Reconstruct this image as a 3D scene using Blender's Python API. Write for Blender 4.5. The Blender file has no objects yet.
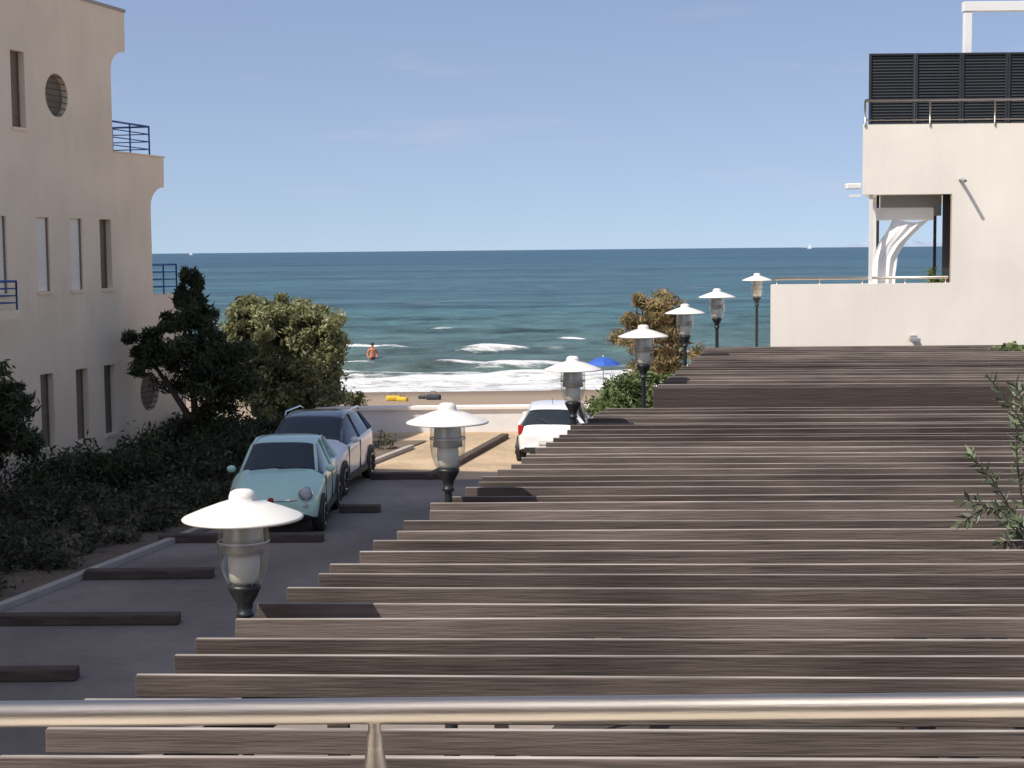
import bpy, math, random
import numpy as np
from mathutils import Vector, Matrix, Euler
random.seed(7)
rng = np.random.default_rng(11)
scene = bpy.context.scene
COL = scene.collection
scene.view_settings.view_transform = 'Standard'
scene.view_settings.look = 'None'
scene.view_settings.exposure = 0

# ------------------------------------------------------------------ materials
def N(nt, t, **kw):
    n = nt.nodes.new(t)
    for k, v in kw.items():
        setattr(n, k, v)
    return n

def mat(name, col, rough=0.7, metal=0.0, var=0.0, scale=3.0, stretch=(1,1,1), bump=0.0, bscale=None,
        col2=None, spec=0.5, island=0.0, coat=0.0, big=None):
    m = bpy.data.materials.new(name); m.use_nodes = True
    nt = m.node_tree; b = nt.nodes['Principled BSDF']
    b.inputs['Roughness'].default_value = rough
    b.inputs['Metallic'].default_value = metal
    b.inputs['Specular IOR Level'].default_value = spec
    b.inputs['Coat Weight'].default_value = coat
    b.inputs['Base Color'].default_value = (*col, 1)
    if var or col2 or island or bump:
        tc = N(nt, 'ShaderNodeTexCoord'); mp = N(nt, 'ShaderNodeMapping')
        mp.inputs['Scale'].default_value = stretch
        nt.links.new(tc.outputs['Object'], mp.inputs['Vector'])
        nz = N(nt, 'ShaderNodeTexNoise'); nz.inputs['Scale'].default_value = scale
        nz.inputs['Detail'].default_value = 5; nz.inputs['Roughness'].default_value = 0.65
        nt.links.new(mp.outputs[0], nz.inputs['Vector'])
        c2 = col2 if col2 else tuple(max(0, c*(1-var)) for c in col)
        c1 = col if col2 else tuple(min(1, c*(1+var)) for c in col)
        rmp = N(nt, 'ShaderNodeMapRange'); rmp.inputs[1].default_value = 0.3; rmp.inputs[2].default_value = 0.7
        nt.links.new(nz.outputs[0], rmp.inputs[0])
        mx = N(nt, 'ShaderNodeMix', data_type='RGBA')
        mx.inputs[6].default_value = (*c1, 1); mx.inputs[7].default_value = (*c2, 1)
        nt.links.new(rmp.outputs[0], mx.inputs[0])
        out = mx.outputs[2]
        if big:
            nz2 = N(nt, 'ShaderNodeTexNoise'); nz2.inputs['Scale'].default_value = big[0]
            nz2.inputs['Detail'].default_value = 3
            nt.links.new(tc.outputs['Object'], nz2.inputs['Vector'])
            r2 = N(nt, 'ShaderNodeMapRange'); r2.inputs[1].default_value=.35; r2.inputs[2].default_value=.65
            r2.inputs[3].default_value = 1-big[1]; r2.inputs[4].default_value = 1+big[1]
            nt.links.new(nz2.outputs[0], r2.inputs[0])
            mm = N(nt, 'ShaderNodeVectorMath', operation='SCALE')
            nt.links.new(out, mm.inputs[0]); nt.links.new(r2.outputs[0], mm.inputs['Scale'])
            out = mm.outputs[0]
        if island:
            g = N(nt, 'ShaderNodeNewGeometry')
            r2 = N(nt, 'ShaderNodeMapRange')
            r2.inputs[3].default_value = 1-island; r2.inputs[4].default_value = 1+island
            nt.links.new(g.outputs['Random Per Island'], r2.inputs[0])
            mm = N(nt, 'ShaderNodeVectorMath', operation='SCALE')
            nt.links.new(out, mm.inputs[0]); nt.links.new(r2.outputs[0], mm.inputs['Scale'])
            out = mm.outputs[0]
        nt.links.new(out, b.inputs['Base Color'])
        if bump:
            nb = N(nt, 'ShaderNodeTexNoise'); nb.inputs['Scale'].default_value = bscale or scale*6
            nb.inputs['Detail'].default_value = 4
            nt.links.new(mp.outputs[0], nb.inputs['Vector'])
            bp = N(nt, 'ShaderNodeBump'); bp.inputs['Strength'].default_value = bump
            bp.inputs['Distance'].default_value = 0.02
            nt.links.new(nb.outputs[0], bp.inputs['Height']); nt.links.new(bp.outputs[0], b.inputs['Normal'])
    return m

M_cream = mat('cream_render', (.93,.76,.56), .9, var=.04, scale=2.0, stretch=(1,1,.25), bump=.25, bscale=40, big=(.5,.06), spec=.2)
M_white = mat('white_render', (.87,.81,.72), .9, var=.035, scale=1.5, stretch=(1,1,.2), bump=.2, bscale=40, big=(.6,.045), spec=.2)
M_whitemetal = mat('white_metal', (.8,.8,.78), .4, var=.03)
M_blue = mat('blue_rail_paint', (.03,.10,.32), .4, var=.1)
M_darkglass = mat('dark_glass', (.02,.024,.028), .06, spec=.6, var=.2, scale=1)
M_blind = mat('shutter_blind', (.90,.82,.70), .7, var=.05, scale=2, stretch=(1,1,12))
M_brownshutter = mat('brown_shutter', (.22,.17,.12), .7, var=.2, scale=2, stretch=(1,1,12))
M_black = mat('black_metal', (.018,.02,.022), .4, var=.2)
M_steel = mat('brushed_steel', (.56,.50,.43), .38, metal=1.0, var=.14, scale=5, stretch=(.5,8,8), bump=.05)
M_anthr = mat('anthracite_louvre', (.022,.026,.032), .6, var=.15)
M_fabric = mat('white_fabric', (.88,.87,.84), .9, var=.02)
M_grey = mat('grey_metal', (.3,.3,.3), .5, var=.1)
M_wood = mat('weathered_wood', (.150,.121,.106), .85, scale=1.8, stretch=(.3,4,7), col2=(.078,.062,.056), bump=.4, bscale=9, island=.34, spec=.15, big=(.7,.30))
M_woodlit = mat('weathered_wood_sunlit', (.43,.39,.36), .85, scale=2.2, stretch=(.35,5,9), col2=(.23,.20,.18), bump=.4, bscale=9, island=.28, spec=.2, big=(1.1,.28))  # paler copy of the slat wood: sunlight painted on tops and left ends
M_fascia = mat('fascia_wood', (.095,.075,.066), .85, scale=2.0, stretch=(.3,4,8), col2=(.05,.04,.036), bump=.5, bscale=9, spec=.15)
M_log = mat('sleeper_wood', (.13,.095,.075), .9, scale=5, stretch=(.4,3,3), col2=(.06,.043,.036), bump=.5)
M_asphalt = mat('parking_gravel', (.32,.275,.24), .95, scale=1.2, col2=(.205,.18,.16), bump=.6, bscale=60, big=(.3,.25), spec=.2)
M_soil = mat('soil', (.15,.115,.08), .95, var=.3, scale=3, bump=.5)
M_pergshade = mat('pergola_shade', (.055,.045,.038), .95, var=.3, scale=3, bump=.5)  # dark colour stands in for the shade below the slats
M_stone = mat('kerb_stone', (.42,.38,.33), .9, var=.12, scale=3, bump=.3)
M_pinkwall = mat('promenade_wall', (.72,.71,.71), .9, var=.06, scale=1.3, bump=.3, big=(.3,.08))
M_cope = mat('wall_coping', (.80,.77,.73), .9, var=.06, scale=2, bump=.3)
M_bark = mat('bark', (.09,.065,.045), .95, var=.3, scale=5, stretch=(1,1,.3), bump=.6)

def ground_mat():
    m = bpy.data.materials.new('sand_ground'); m.use_nodes=True
    nt=m.node_tree; b=nt.nodes['Principled BSDF']; b.inputs['Roughness'].default_value=.95
    b.inputs['Specular IOR Level'].default_value=.15
    g=N(nt,'ShaderNodeNewGeometry'); sp=N(nt,'ShaderNodeSeparateXYZ'); nt.links.new(g.outputs['Position'],sp.inputs[0])
    nz=N(nt,'ShaderNodeTexNoise'); nz.inputs['Scale'].default_value=.7; nz.inputs['Detail'].default_value=8
    nt.links.new(g.outputs['Position'],nz.inputs['Vector'])
    mx=N(nt,'ShaderNodeMix',data_type='RGBA'); mx.inputs[6].default_value=(.58,.44,.29,1); mx.inputs[7].default_value=(.40,.30,.20,1)
    r=N(nt,'ShaderNodeMapRange'); r.inputs[1].default_value=.35; r.inputs[2].default_value=.65
    nt.links.new(nz.outputs[0],r.inputs[0]); nt.links.new(r.outputs[0],mx.inputs[0])
    # damp beach sand beyond the wall
    r1=N(nt,'ShaderNodeMapRange'); r1.inputs[1].default_value=-.1; r1.inputs[2].default_value=-.4
    nt.links.new(sp.outputs[2],r1.inputs[0])
    mx1=N(nt,'ShaderNodeMix',data_type='RGBA'); mx1.inputs[7].default_value=(.32,.245,.18,1)
    nt.links.new(r1.outputs[0],mx1.inputs[0]); nt.links.new(mx.outputs[2],mx1.inputs[6])
    r2=N(nt,'ShaderNodeMapRange'); r2.inputs[1].default_value=-.85; r2.inputs[2].default_value=-1.12
    nt.links.new(sp.outputs[2],r2.inputs[0])
    mx2=N(nt,'ShaderNodeMix',data_type='RGBA'); mx2.inputs[7].default_value=(.20,.15,.11,1)
    nt.links.new(r2.outputs[0],mx2.inputs[0]); nt.links.new(mx1.outputs[2],mx2.inputs[6])
    nt.links.new(mx2.outputs[2],b.inputs['Base Color'])
    nb=N(nt,'ShaderNodeTexNoise'); nb.inputs['Scale'].default_value=6; nb.inputs['Detail'].default_value=6
    nt.links.new(g.outputs['Position'],nb.inputs['Vector'])
    bp=N(nt,'ShaderNodeBump'); bp.inputs['Strength'].default_value=.6; bp.inputs['Distance'].default_value=.08
    nt.links.new(nb.outputs[0],bp.inputs['Height']); nt.links.new(bp.outputs[0],b.inputs['Normal'])
    return m
M_sand=ground_mat()

def leaf_mat(name, c1, c2, c3=None, trans=.2):
    m=bpy.data.materials.new(name); m.use_nodes=True
    nt=m.node_tree; b=nt.nodes['Principled BSDF']; out=nt.nodes['Material Output']
    b.inputs['Roughness'].default_value=.6; b.inputs['Specular IOR Level'].default_value=.25
    g=N(nt,'ShaderNodeNewGeometry'); cr=N(nt,'ShaderNodeValToRGB')
    e=cr.color_ramp.elements; e[0].color=(*c1,1); e[1].color=(*c2,1)
    if c3:
        x=cr.color_ramp.elements.new(.85); x.color=(*c2,1); e[-1].color=(*c3,1)
    nt.links.new(g.outputs['Random Per Island'],cr.inputs[0])
    nz=N(nt,'ShaderNodeTexNoise'); nz.inputs['Scale'].default_value=1.6; nz.inputs['Detail'].default_value=1; nt.links.new(g.outputs['Position'],nz.inputs['Vector'])
    r=N(nt,'ShaderNodeMapRange'); r.inputs[1].default_value=.35; r.inputs[2].default_value=.65; r.inputs[3].default_value=.65; r.inputs[4].default_value=1.3
    nt.links.new(nz.outputs[0],r.inputs[0])
    s=N(nt,'ShaderNodeVectorMath',operation='SCALE'); nt.links.new(cr.outputs[0],s.inputs[0]); nt.links.new(r.outputs[0],s.inputs['Scale'])
    nt.links.new(s.outputs[0],b.inputs['Base Color'])
    t=N(nt,'ShaderNodeBsdfTranslucent'); nt.links.new(s.outputs[0],t.inputs[0])
    mx=N(nt,'ShaderNodeMixShader'); mx.inputs[0].default_value=trans
    nt.links.new(b.outputs[0],mx.inputs[1]); nt.links.new(t.outputs[0],mx.inputs[2]); nt.links.new(mx.outputs[0],out.inputs[0])
    return m
L_dark=leaf_mat('dark_foliage',(.035,.048,.024),(.08,.095,.045),(.13,.12,.07))
L_olive=leaf_mat('olive_foliage',(.18,.20,.085),(.34,.34,.18),(.48,.45,.29),trans=.35)
L_tam=leaf_mat('tamarisk_foliage',(.19,.19,.08),(.36,.26,.15),(.48,.32,.21),trans=.35)
L_green=leaf_mat('green_foliage',(.09,.13,.05),(.18,.21,.09))
L_shrub=leaf_mat('shrub_foliage',(.045,.052,.03),(.10,.105,.06),(.19,.155,.11))
L_branch=leaf_mat('branch_foliage',(.12,.16,.08),(.26,.31,.19),(.40,.44,.33))

def glass_clear():
    m=bpy.data.materials.new('lamp_glass'); m.use_nodes=True; nt=m.node_tree
    nt.nodes.remove(nt.nodes['Principled BSDF']); out=nt.nodes['Material Output']
    t=N(nt,'ShaderNodeBsdfTransparent'); t.inputs[0].default_value=(.93,.94,.92,1)
    gl=N(nt,'ShaderNodeBsdfGlossy'); gl.inputs['Roughness'].default_value=.05
    lw=N(nt,'ShaderNodeLayerWeight'); lw.inputs[0].default_value=.35
    mx=N(nt,'ShaderNodeMixShader')
    r=N(nt,'ShaderNodeMath',operation='MULTIPLY'); r.inputs[1].default_value=.55
    nt.links.new(lw.outputs['Facing'],r.inputs[0]); nt.links.new(r.outputs[0],mx.inputs[0])
    nt.links.new(t.outputs[0],mx.inputs[1]); nt.links.new(gl.outputs[0],mx.inputs[2]); nt.links.new(mx.outputs[0],out.inputs[0])
    return m
M_lglass=glass_clear()

# ------------------------------------------------------------------ mesh helpers
def empty(name, loc=(0,0,0), rotz=0):
    e=bpy.data.objects.new(name,None); e.location=loc; e.rotation_euler=(0,0,rotz); COL.objects.link(e); return e

def obj(name, verts, faces, mats, parent=None, fm=None, smooth=False, bevel=0, loc=None, rot=None):
    me=bpy.data.meshes.new(name); me.from_pydata([tuple(v) for v in verts],[],faces)
    for m in (mats if isinstance(mats,(list,tuple)) else [mats]): me.materials.append(m)
    if fm: me.polygons.foreach_set('material_index',fm)
    if smooth: me.polygons.foreach_set('use_smooth',[True]*len(me.polygons))
    me.update()
    o=bpy.data.objects.new(name,me); COL.objects.link(o)
    if parent: o.parent=parent
    if loc: o.location=loc
    if rot: o.rotation_euler=rot
    if bevel:
        bm=o.modifiers.new('bevel','BEVEL'); bm.width=bevel; bm.segments=2; bm.limit_method='ANGLE'
    return o

def boxdata(x0,x1,y0,y1,z0,z1,sh=0,yref=0):
    v=[]
    for z in (z0,z1):
        for (x,y) in ((x0,y0),(x1,y0),(x1,y1),(x0,y1)):
            v.append((x+sh*(y-yref),y,z))
    f=[(3,2,1,0),(4,5,6,7),(0,1,5,4),(1,2,6,5),(2,3,7,6),(3,0,4,7)]
    return v,f
def box(name,x0,x1,y0,y1,z0,z1,m,parent=None,bevel=0,sh=0,yref=0,loc=None,rot=None):
    v,f=boxdata(x0,x1,y0,y1,z0,z1,sh,yref); return obj(name,v,f,m,parent,bevel=bevel,loc=loc,rot=rot)
class MB:
    def __init__(s): s.v=[];s.f=[];s.m=[]
    def add(s,v,f,mi=0):
        o=len(s.v); s.v+=list(v); s.f+=[tuple(i+o for i in q) for q in f]; s.m+=[mi]*len(f)
    def box(s,*a,mi=0,**k): v,f=boxdata(*a,**k); s.add(v,f,mi)
    def tube(s,pts,rad,n=8,mi=0):
        v,f=tubedata(pts,rad,n); s.add(v,f,mi)
    def obj(s,name,mats,parent=None,**k): return obj(name,s.v,s.f,mats,parent,fm=s.m,**k)
def tubedata(pts,rad,n=8):
    pts=[Vector(p) for p in pts]
    if not isinstance(rad,(list,tuple)): rad=[rad]*len(pts)
    v=[];f=[]
    for i,p in enumerate(pts):
        d=(pts[min(i+1,len(pts)-1)]-pts[max(i-1,0)]).normalized()
        up=Vector((0,0,1)) if abs(d.z)<.9 else Vector((1,0,0))
        a=d.cross(up).normalized(); b=d.cross(a).normalized()
        for k in range(n):
            t=2*math.pi*k/n; v.append(p+a*math.cos(t)*rad[i]+b*math.sin(t)*rad[i])
    for i in range(len(pts)-1):
        for k in range(n):
            k2=(k+1)%n; f.append((i*n+k,i*n+k2,(i+1)*n+k2,(i+1)*n+k))
    f.append(tuple(range(n))); f.append(tuple(reversed([(len(pts)-1)*n+k for k in range(n)])))
    return v,f
def tube(name,pts,rad,m,parent=None,n=10):
    v,f=tubedata(pts,rad,n); return obj(name,v,f,m,parent,smooth=True)
def lathedata(prof,n=32):
    v=[];f=[]
    for (r,z) in prof:
        for k in range(n):
            t=2*math.pi*k/n; v.append((r*math.cos(t),r*math.sin(t),z))
    for i in range(len(prof)-1):
        for k in range(n):
            k2=(k+1)%n; f.append((i*n+k,i*n+k2,(i+1)*n+k2,(i+1)*n+k))
    return v,f
def lathe(name,prof,m,parent=None,n=32,loc=None,smooth=True,rot=None):
    v,f=lathedata(prof,n); return obj(name,v,f,m,parent,smooth=smooth,loc=loc,rot=rot)
def ellip(name,c,r,m,parent,rot=None,n=16):
    prof=[(max(1e-4,math.sin(math.pi*i/10)),-math.cos(math.pi*i/10)) for i in range(11)]
    v,f=lathedata(prof,n); v=[(a*r[0],b*r[1],z*r[2]) for a,b,z in v]
    return obj(name,v,f,m,parent,smooth=True,loc=c,rot=rot)

def leafdata(clumps,nper,size,elong=1.8,fill=2.2):
    P=[]
    for c,r in clumps:
        n=int(nper*random.uniform(.6,1.4))
        d=rng.normal(size=(n,3)); d/=np.linalg.norm(d,axis=1)[:,None]
        rad=rng.random(n)**(1/fill)
        rad=rad*rng.choice([1,1,1,1.3],size=n)
        P.append(np.array(c)+d*rad[:,None]*np.array(r))
    P=np.concatenate(P); n=len(P)
    a=rng.normal(size=(n,3)); a/=np.linalg.norm(a,axis=1)[:,None]
    q=rng.normal(size=(n,3)); b=np.cross(a,q); b/=np.linalg.norm(b,axis=1)[:,None]
    s=size*rng.uniform(.6,1.3,size=(n,1))
    a=a*s*elong*.5; b=b*s*.5
    V=np.stack([P+a,P+b,P-a,P-b],axis=1).reshape(-1,3)
    return V
def leaves(name,clumps,nper,size,m,parent=None,elong=1.8,fill=2.2):
    V=leafdata(clumps,nper,size,elong,fill); n=len(V)//4
    me=bpy.data.meshes.new(name)
    me.vertices.add(len(V)); me.vertices.foreach_set('co',V.astype(np.float32).ravel())
    me.loops.add(4*n); me.loops.foreach_set('vertex_index',np.arange(4*n,dtype=np.int32))
    me.polygons.add(n); me.polygons.foreach_set('loop_start',np.arange(0,4*n,4,dtype=np.int32))
    me.polygons.foreach_set('loop_total',np.full(n,4,dtype=np.int32))
    me.materials.append(m); me.update(calc_edges=True); me.validate()
    o=bpy.data.objects.new(name,me); COL.objects.link(o)
    if parent: o.parent=parent
    return o
def crown(c,r,M,cr,shell=.55):
    out=[]
    for i in range(M):
        d=Vector((random.gauss(0,1),random.gauss(0,1),random.gauss(0,1))).normalized()
        k=random.uniform(shell,1.0)*random.uniform(.85,1.15)
        s=random.uniform(.5,1.25)*cr
        out.append(((c[0]+d.x*r[0]*k,c[1]+d.y*r[1]*k,c[2]+d.z*r[2]*k),(s*random.uniform(.8,1.3),s,s*random.uniform(.5,1))))
    return out

# ------------------------------------------------------------------ camera
CZ=4.8
cam=bpy.data.cameras.new('camera'); cam.lens=56.0; cam.sensor_width=36; cam.clip_start=.05; cam.clip_end=60000
co=bpy.data.objects.new('camera',cam); COL.objects.link(co)
co.matrix_world=Matrix.Translation((0,0,CZ))@Matrix.Rotation(math.radians(90-4.81),4,'X')@Matrix.Rotation(math.radians(-.56),4,'Z')
scene.camera=co

# ------------------------------------------------------------------ light
S=Vector((-.5,-.40,.78)).normalized()
sl=bpy.data.lights.new('sun','SUN'); sl.energy=5.0; sl.angle=math.radians(.5); sl.color=(1,.93,.83)
so=bpy.data.objects.new('sun',sl); COL.objects.link(so); so.rotation_euler=S.to_track_quat('Z','Y').to_euler()
w=bpy.data.worlds.new('World'); scene.world=w; w.use_nodes=True; nt=w.node_tree
bg=nt.nodes['Background']; bg.inputs[1].default_value=.15
sk=N(nt,'ShaderNodeTexSky'); sk.sky_type='NISHITA'; sk.sun_disc=False
sk.sun_elevation=math.asin(S.z); sk.sun_rotation=math.atan2(S.x,S.y)%(2*math.pi)
sk.air_density=1.0; sk.dust_density=1.2; sk.ozone_density=1.3; sk.altitude=0
tc=N(nt,'ShaderNodeTexCoord')
lift=N(nt,'ShaderNodeMapping'); lift.inputs['Scale'].default_value=(1,1,1.15); lift.inputs['Location'].default_value=(0,0,.135)
nt.links.new(tc.outputs['Generated'],lift.inputs['Vector']); nrm=N(nt,'ShaderNodeVectorMath',operation='NORMALIZE')
nt.links.new(lift.outputs[0],nrm.inputs[0]); nt.links.new(nrm.outputs[0],sk.inputs['Vector'])
hs_=N(nt,'ShaderNodeHueSaturation'); hs_.inputs['Saturation'].default_value=.88; hs_.inputs['Value'].default_value=1.0; hs_.inputs['Hue'].default_value=.510
nt.links.new(sk.outputs[0],hs_.inputs['Color'])
mp=N(nt,'ShaderNodeMapping'); mp.inputs['Scale'].default_value=(2.2,2.2,16); mp.inputs['Location'].default_value=(.4,.2,.35)
nt.links.new(tc.outputs['Generated'],mp.inputs['Vector'])
nz=N(nt,'ShaderNodeTexNoise'); nz.inputs['Scale'].default_value=2.2; nz.inputs['Detail'].default_value=7; nz.inputs['Roughness'].default_value=.6
nt.links.new(mp.outputs[0],nz.inputs['Vector'])
r=N(nt,'ShaderNodeMapRange'); r.inputs[1].default_value=.56; r.inputs[2].default_value=.9; r.inputs[3].default_value=0; r.inputs[4].default_value=.5
nt.links.new(nz.outputs[0],r.inputs[0])
mx=N(nt,'ShaderNodeMix',data_type='RGBA'); nt.links.new(r.outputs[0],mx.inputs[0]); nt.links.new(hs_.outputs[0],mx.inputs[6]); mx.inputs[7].default_value=(4.6,4.3,4.8,1)
nt.links.new(mx.outputs[2],bg.inputs[0])

# ------------------------------------------------------------------ ground / sea
def gz(y):
    if y<44: return 0
    return -(y-44)*.05
ys=[-80,0,10,20,30,38,44,48,52,56,60,64,68,72,78,90,140]
xs=[-20000,-3000,-400,-80,-40,-20,-10,-5,0,5,10,20,40,80,400,3000,20000]
v=[(x,y,max(gz(y),-3.2)) for y in ys for x in xs]; nx=len(xs)
f=[(j*nx+i,j*nx+i+1,(j+1)*nx+i+1,(j+1)*nx+i) for j in range(len(ys)-1) for i in range(nx-1)]
obj('ground',v,f,M_sand)
SH=.26
def strip(name,x0a,x0b,y0,y1,z,m):
    return obj(name,[(x0a+SH*y0,y0,z),(x0b+SH*y0,y0,z),(x0b+SH*y1,y1,z),(x0a+SH*y1,y1,z)],[(0,1,2,3)],m)
strip('parking_pavement',-12.4,14.0,-20,33.2,.004,M_asphalt)
strip('planting_soil',-18.55,-12.55,-20,40,.03,M_soil)
strip('pergola_shade_sheet',-3.7,10.5,0,33.0,.008,M_pergshade)  # dark sheet painting the shade on the ground under the pergola
kb=MB(); kb.box(-12.55,-12.4,-20,38.5,0,.10,sh=SH,yref=0); kb.obj('kerb',M_stone,bevel=.01)

# sea
def sea_mat():
    m=bpy.data.materials.new('sea_water'); m.use_nodes=True; nt=m.node_tree; b=nt.nodes['Principled BSDF']
    b.inputs['Roughness'].default_value=.35; b.inputs['Specular IOR Level'].default_value=.2
    g=N(nt,'ShaderNodeNewGeometry'); sp=N(nt,'ShaderNodeSeparateXYZ'); nt.links.new(g.outputs['Position'],sp.inputs[0])
    cr=N(nt,'ShaderNodeValToRGB')
    r=N(nt,'ShaderNodeMapRange'); r.inputs[1].default_value=60; r.inputs[2].default_value=900
    nt.links.new(sp.outputs[1],r.inputs[0]); nt.links.new(r.outputs[0],cr.inputs[0])
    e=cr.color_ramp.elements; e[0].color=(.13,.15,.125,1); e[1].color=(.028,.082,.120,1)
    x=cr.color_ramp.elements.new(.035); x.color=(.078,.128,.122,1)
    x=cr.color_ramp.elements.new(.13); x.color=(.048,.112,.128,1)
    def nzs(sc,st,det=4):
        mp=N(nt,'ShaderNodeMapping'); mp.inputs['Scale'].default_value=st; nt.links.new(g.outputs['Position'],mp.inputs['Vector'])
        n=N(nt,'ShaderNodeTexNoise'); n.inputs['Scale'].default_value=sc; n.inputs['Detail'].default_value=det; n.inputs['Roughness'].default_value=.66
        nt.links.new(mp.outputs[0],n.inputs['Vector']); return n
    a=nzs(.55,(.5,1,1),5); c=nzs(.14,(.45,1,1),6); d=nzs(.012,(.25,1,1),6)
    s1=N(nt,'ShaderNodeMath',operation='ADD'); nt.links.new(a.outputs[0],s1.inputs[0]); nt.links.new(c.outputs[0],s1.inputs[1])
    s2=N(nt,'ShaderNodeMath',operation='ADD'); nt.links.new(s1.outputs[0],s2.inputs[0]); nt.links.new(d.outputs[0],s2.inputs[1])
    r3=N(nt,'ShaderNodeMapRange'); r3.inputs[1].default_value=1.22; r3.inputs[2].default_value=1.78; r3.inputs[3].default_value=.42; r3.inputs[4].default_value=1.6
    nt.links.new(s2.outputs[0],r3.inputs[0])
    sc=N(nt,'ShaderNodeVectorMath',operation='SCALE'); nt.links.new(cr.outputs[0],sc.inputs[0]); nt.links.new(r3.outputs[0],sc.inputs['Scale'])
    at=N(nt,'ShaderNodeAttribute'); at.attribute_name='foam'
    fn=nzs(1.6,(.5,1.3,1),8)
    fa=N(nt,'ShaderNodeMath',operation='MULTIPLY_ADD'); nt.links.new(at.outputs['Fac'],fa.inputs[0]); fa.inputs[1].default_value=.75
    nt.links.new(fn.outputs[0],fa.inputs[2])
    fr=N(nt,'ShaderNodeMapRange'); fr.inputs[1].default_value=.72; fr.inputs[2].default_value=.92
    nt.links.new(fa.outputs[0],fr.inputs[0])
    wc=nzs(.16,(.35,1.6,1),7); wr=N(nt,'ShaderNodeMapRange'); wr.inputs[1].default_value=.645; wr.inputs[2].default_value=.74; wr.inputs[4].default_value=.65
    nt.links.new(wc.outputs[0],wr.inputs[0])
    mxm=N(nt,'ShaderNodeMath',operation='MAXIMUM'); nt.links.new(fr.outputs[0],mxm.inputs[0]); nt.links.new(wr.outputs[0],mxm.inputs[1])
    mx=N(nt,'ShaderNodeMix',data_type='RGBA'); nt.links.new(mxm.outputs[0],mx.inputs[0]); nt.links.new(sc.outputs[0],mx.inputs[6]); mx.inputs[7].default_value=(.76,.75,.72,1)
    nt.links.new(mx.outputs[2],b.inputs['Base Color'])
    bn=nzs(.9,(.5,1,1),6)
    bp=N(nt,'ShaderNodeBump'); bp.inputs['Strength'].default_value=1.0; bp.inputs['Distance'].default_value=.45
    nt.links.new(bn.outputs[0],bp.inputs['Height']); nt.links.new(bp.outputs[0],b.inputs['Normal'])
    return m
M_sea=sea_mat()
gx=np.arange(-75,75.1,.6); gy=np.concatenate([np.arange(62,110,.28),np.arange(110,190.1,.6)])
X,Y=np.meshgrid(gx,gy)
H=np.zeros_like(X); FO=np.zeros_like(X)
fade=np.clip((188-Y)/60,0,1)*np.clip((75-np.abs(X))/10,0,1)
wrp=.9*np.sin(.11*X+.4)+.5*np.sin(.31*X+2)
mod=.55+.45*np.sin(.17*X+.23*Y)*np.sin(.07*X-.11*Y+1)
H+=.18*np.sin(2*np.pi*(Y+wrp)/7.3)*mod+.09*np.sin(2*np.pi*(Y*.93+.22*X)/3.1)+.07*np.sin(2*np.pi*(Y*.9-.35*X)/2.2+1)*mod
H*=fade*np.clip((Y-66)/10,.15,1)
def smooth(a,b,x):
    t=np.clip((x-a)/(b-a),0,1); return t*t*(3-2*t)
def breaker(yc,amp,wid,xr,foam,ph):
    global H,FO
    c=yc+1.1*np.sin(.12*X+ph)+.5*np.sin(.33*X+ph*2.3)+.2*np.sin(1.1*X+ph)
    mask=smooth(xr[0]-2,xr[0]+1,X)*(1-smooth(xr[1]-1,xr[1]+2,X))
    mask=mask*(.66+.34*np.sin(.45*X+ph*3)*np.sin(.21*X+ph))
    d=Y-c
    H+=amp*mask*np.exp(-(d/(wid*1.0))**2)
    fr=np.where(d<0,np.exp(-(d/(wid*1.6))**2),np.exp(-(d/(wid*.6))**2))
    FO=np.maximum(FO,foam*mask*fr)
breaker(69.2,.06,1.0,(-80,80),1.0,.3)
breaker(72.3,.26,1.0,(-80,80),1.15,1.2)
breaker(75.8,.26,1.0,(-12,80),1.1,2.2)
breaker(77.4,.22,.8,(-40,2),1.05,4.2)
breaker(80.2,.26,.8,(-1,14),.95,.7)
breaker(82.2,.30,.7,(-3.5,2.5),.95,3.1)
breaker(84.5,.24,.5,(-11,-7.5),.75,2.1)
breaker(94,.36,.7,(-2.4,.8),.95,.9)
breaker(99,.32,.6,(-10.3,-7.0),.95,5.2)
breaker(88,.2,.6,(8,18),.7,1.9)
breaker(108,.25,.5,(3,5),.7,2.9)
breaker(104,.25,.5,(-1,1),.65,1.3)
breaker(122,.25,.5,(-6,-4),.65,.9)
FO=np.maximum(FO, .52*np.clip((82-Y)/9,0,1))
nyy,nxx=X.shape
V=np.stack([X,Y,-1.2+H],axis=-1).reshape(-1,3)
idx=np.arange(nyy*nxx).reshape(nyy,nxx)
F=np.stack([idx[:-1,:-1],idx[:-1,1:],idx[1:,1:],idx[1:,:-1]],axis=-1).reshape(-1,4)
base=len(V)
ext=np.array([(-75,190,-1.2),(75,190,-1.2),(30000,190,-1.2),(30000,40000,-1.2),(-30000,40000,-1.2),(-30000,190,-1.2),
     (-30000,62,-1.2),(-75,62,-1.2),(75,62,-1.2),(30000,62,-1.2)],dtype=float)
VV=np.concatenate([V,ext])
FF=F.tolist()+[[base+5,base+0,base+1,base+2,base+3,base+4],[base+6,base+7,base+0,base+5],[base+8,base+9,base+2,base+1]]
me=bpy.data.meshes.new('sea'); me.from_pydata(VV.tolist(),[],FF)
me.polygons.foreach_set('use_smooth',[True]*len(me.polygons))
at=me.attributes.new('foam','FLOAT','POINT'); at.data.foreach_set('value',np.concatenate([FO.reshape(-1),np.zeros(len(ext))]).astype(np.float32))
me.materials.append(M_sea); me.update()
COL.objects.link(bpy.data.objects.new('sea',me))

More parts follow.
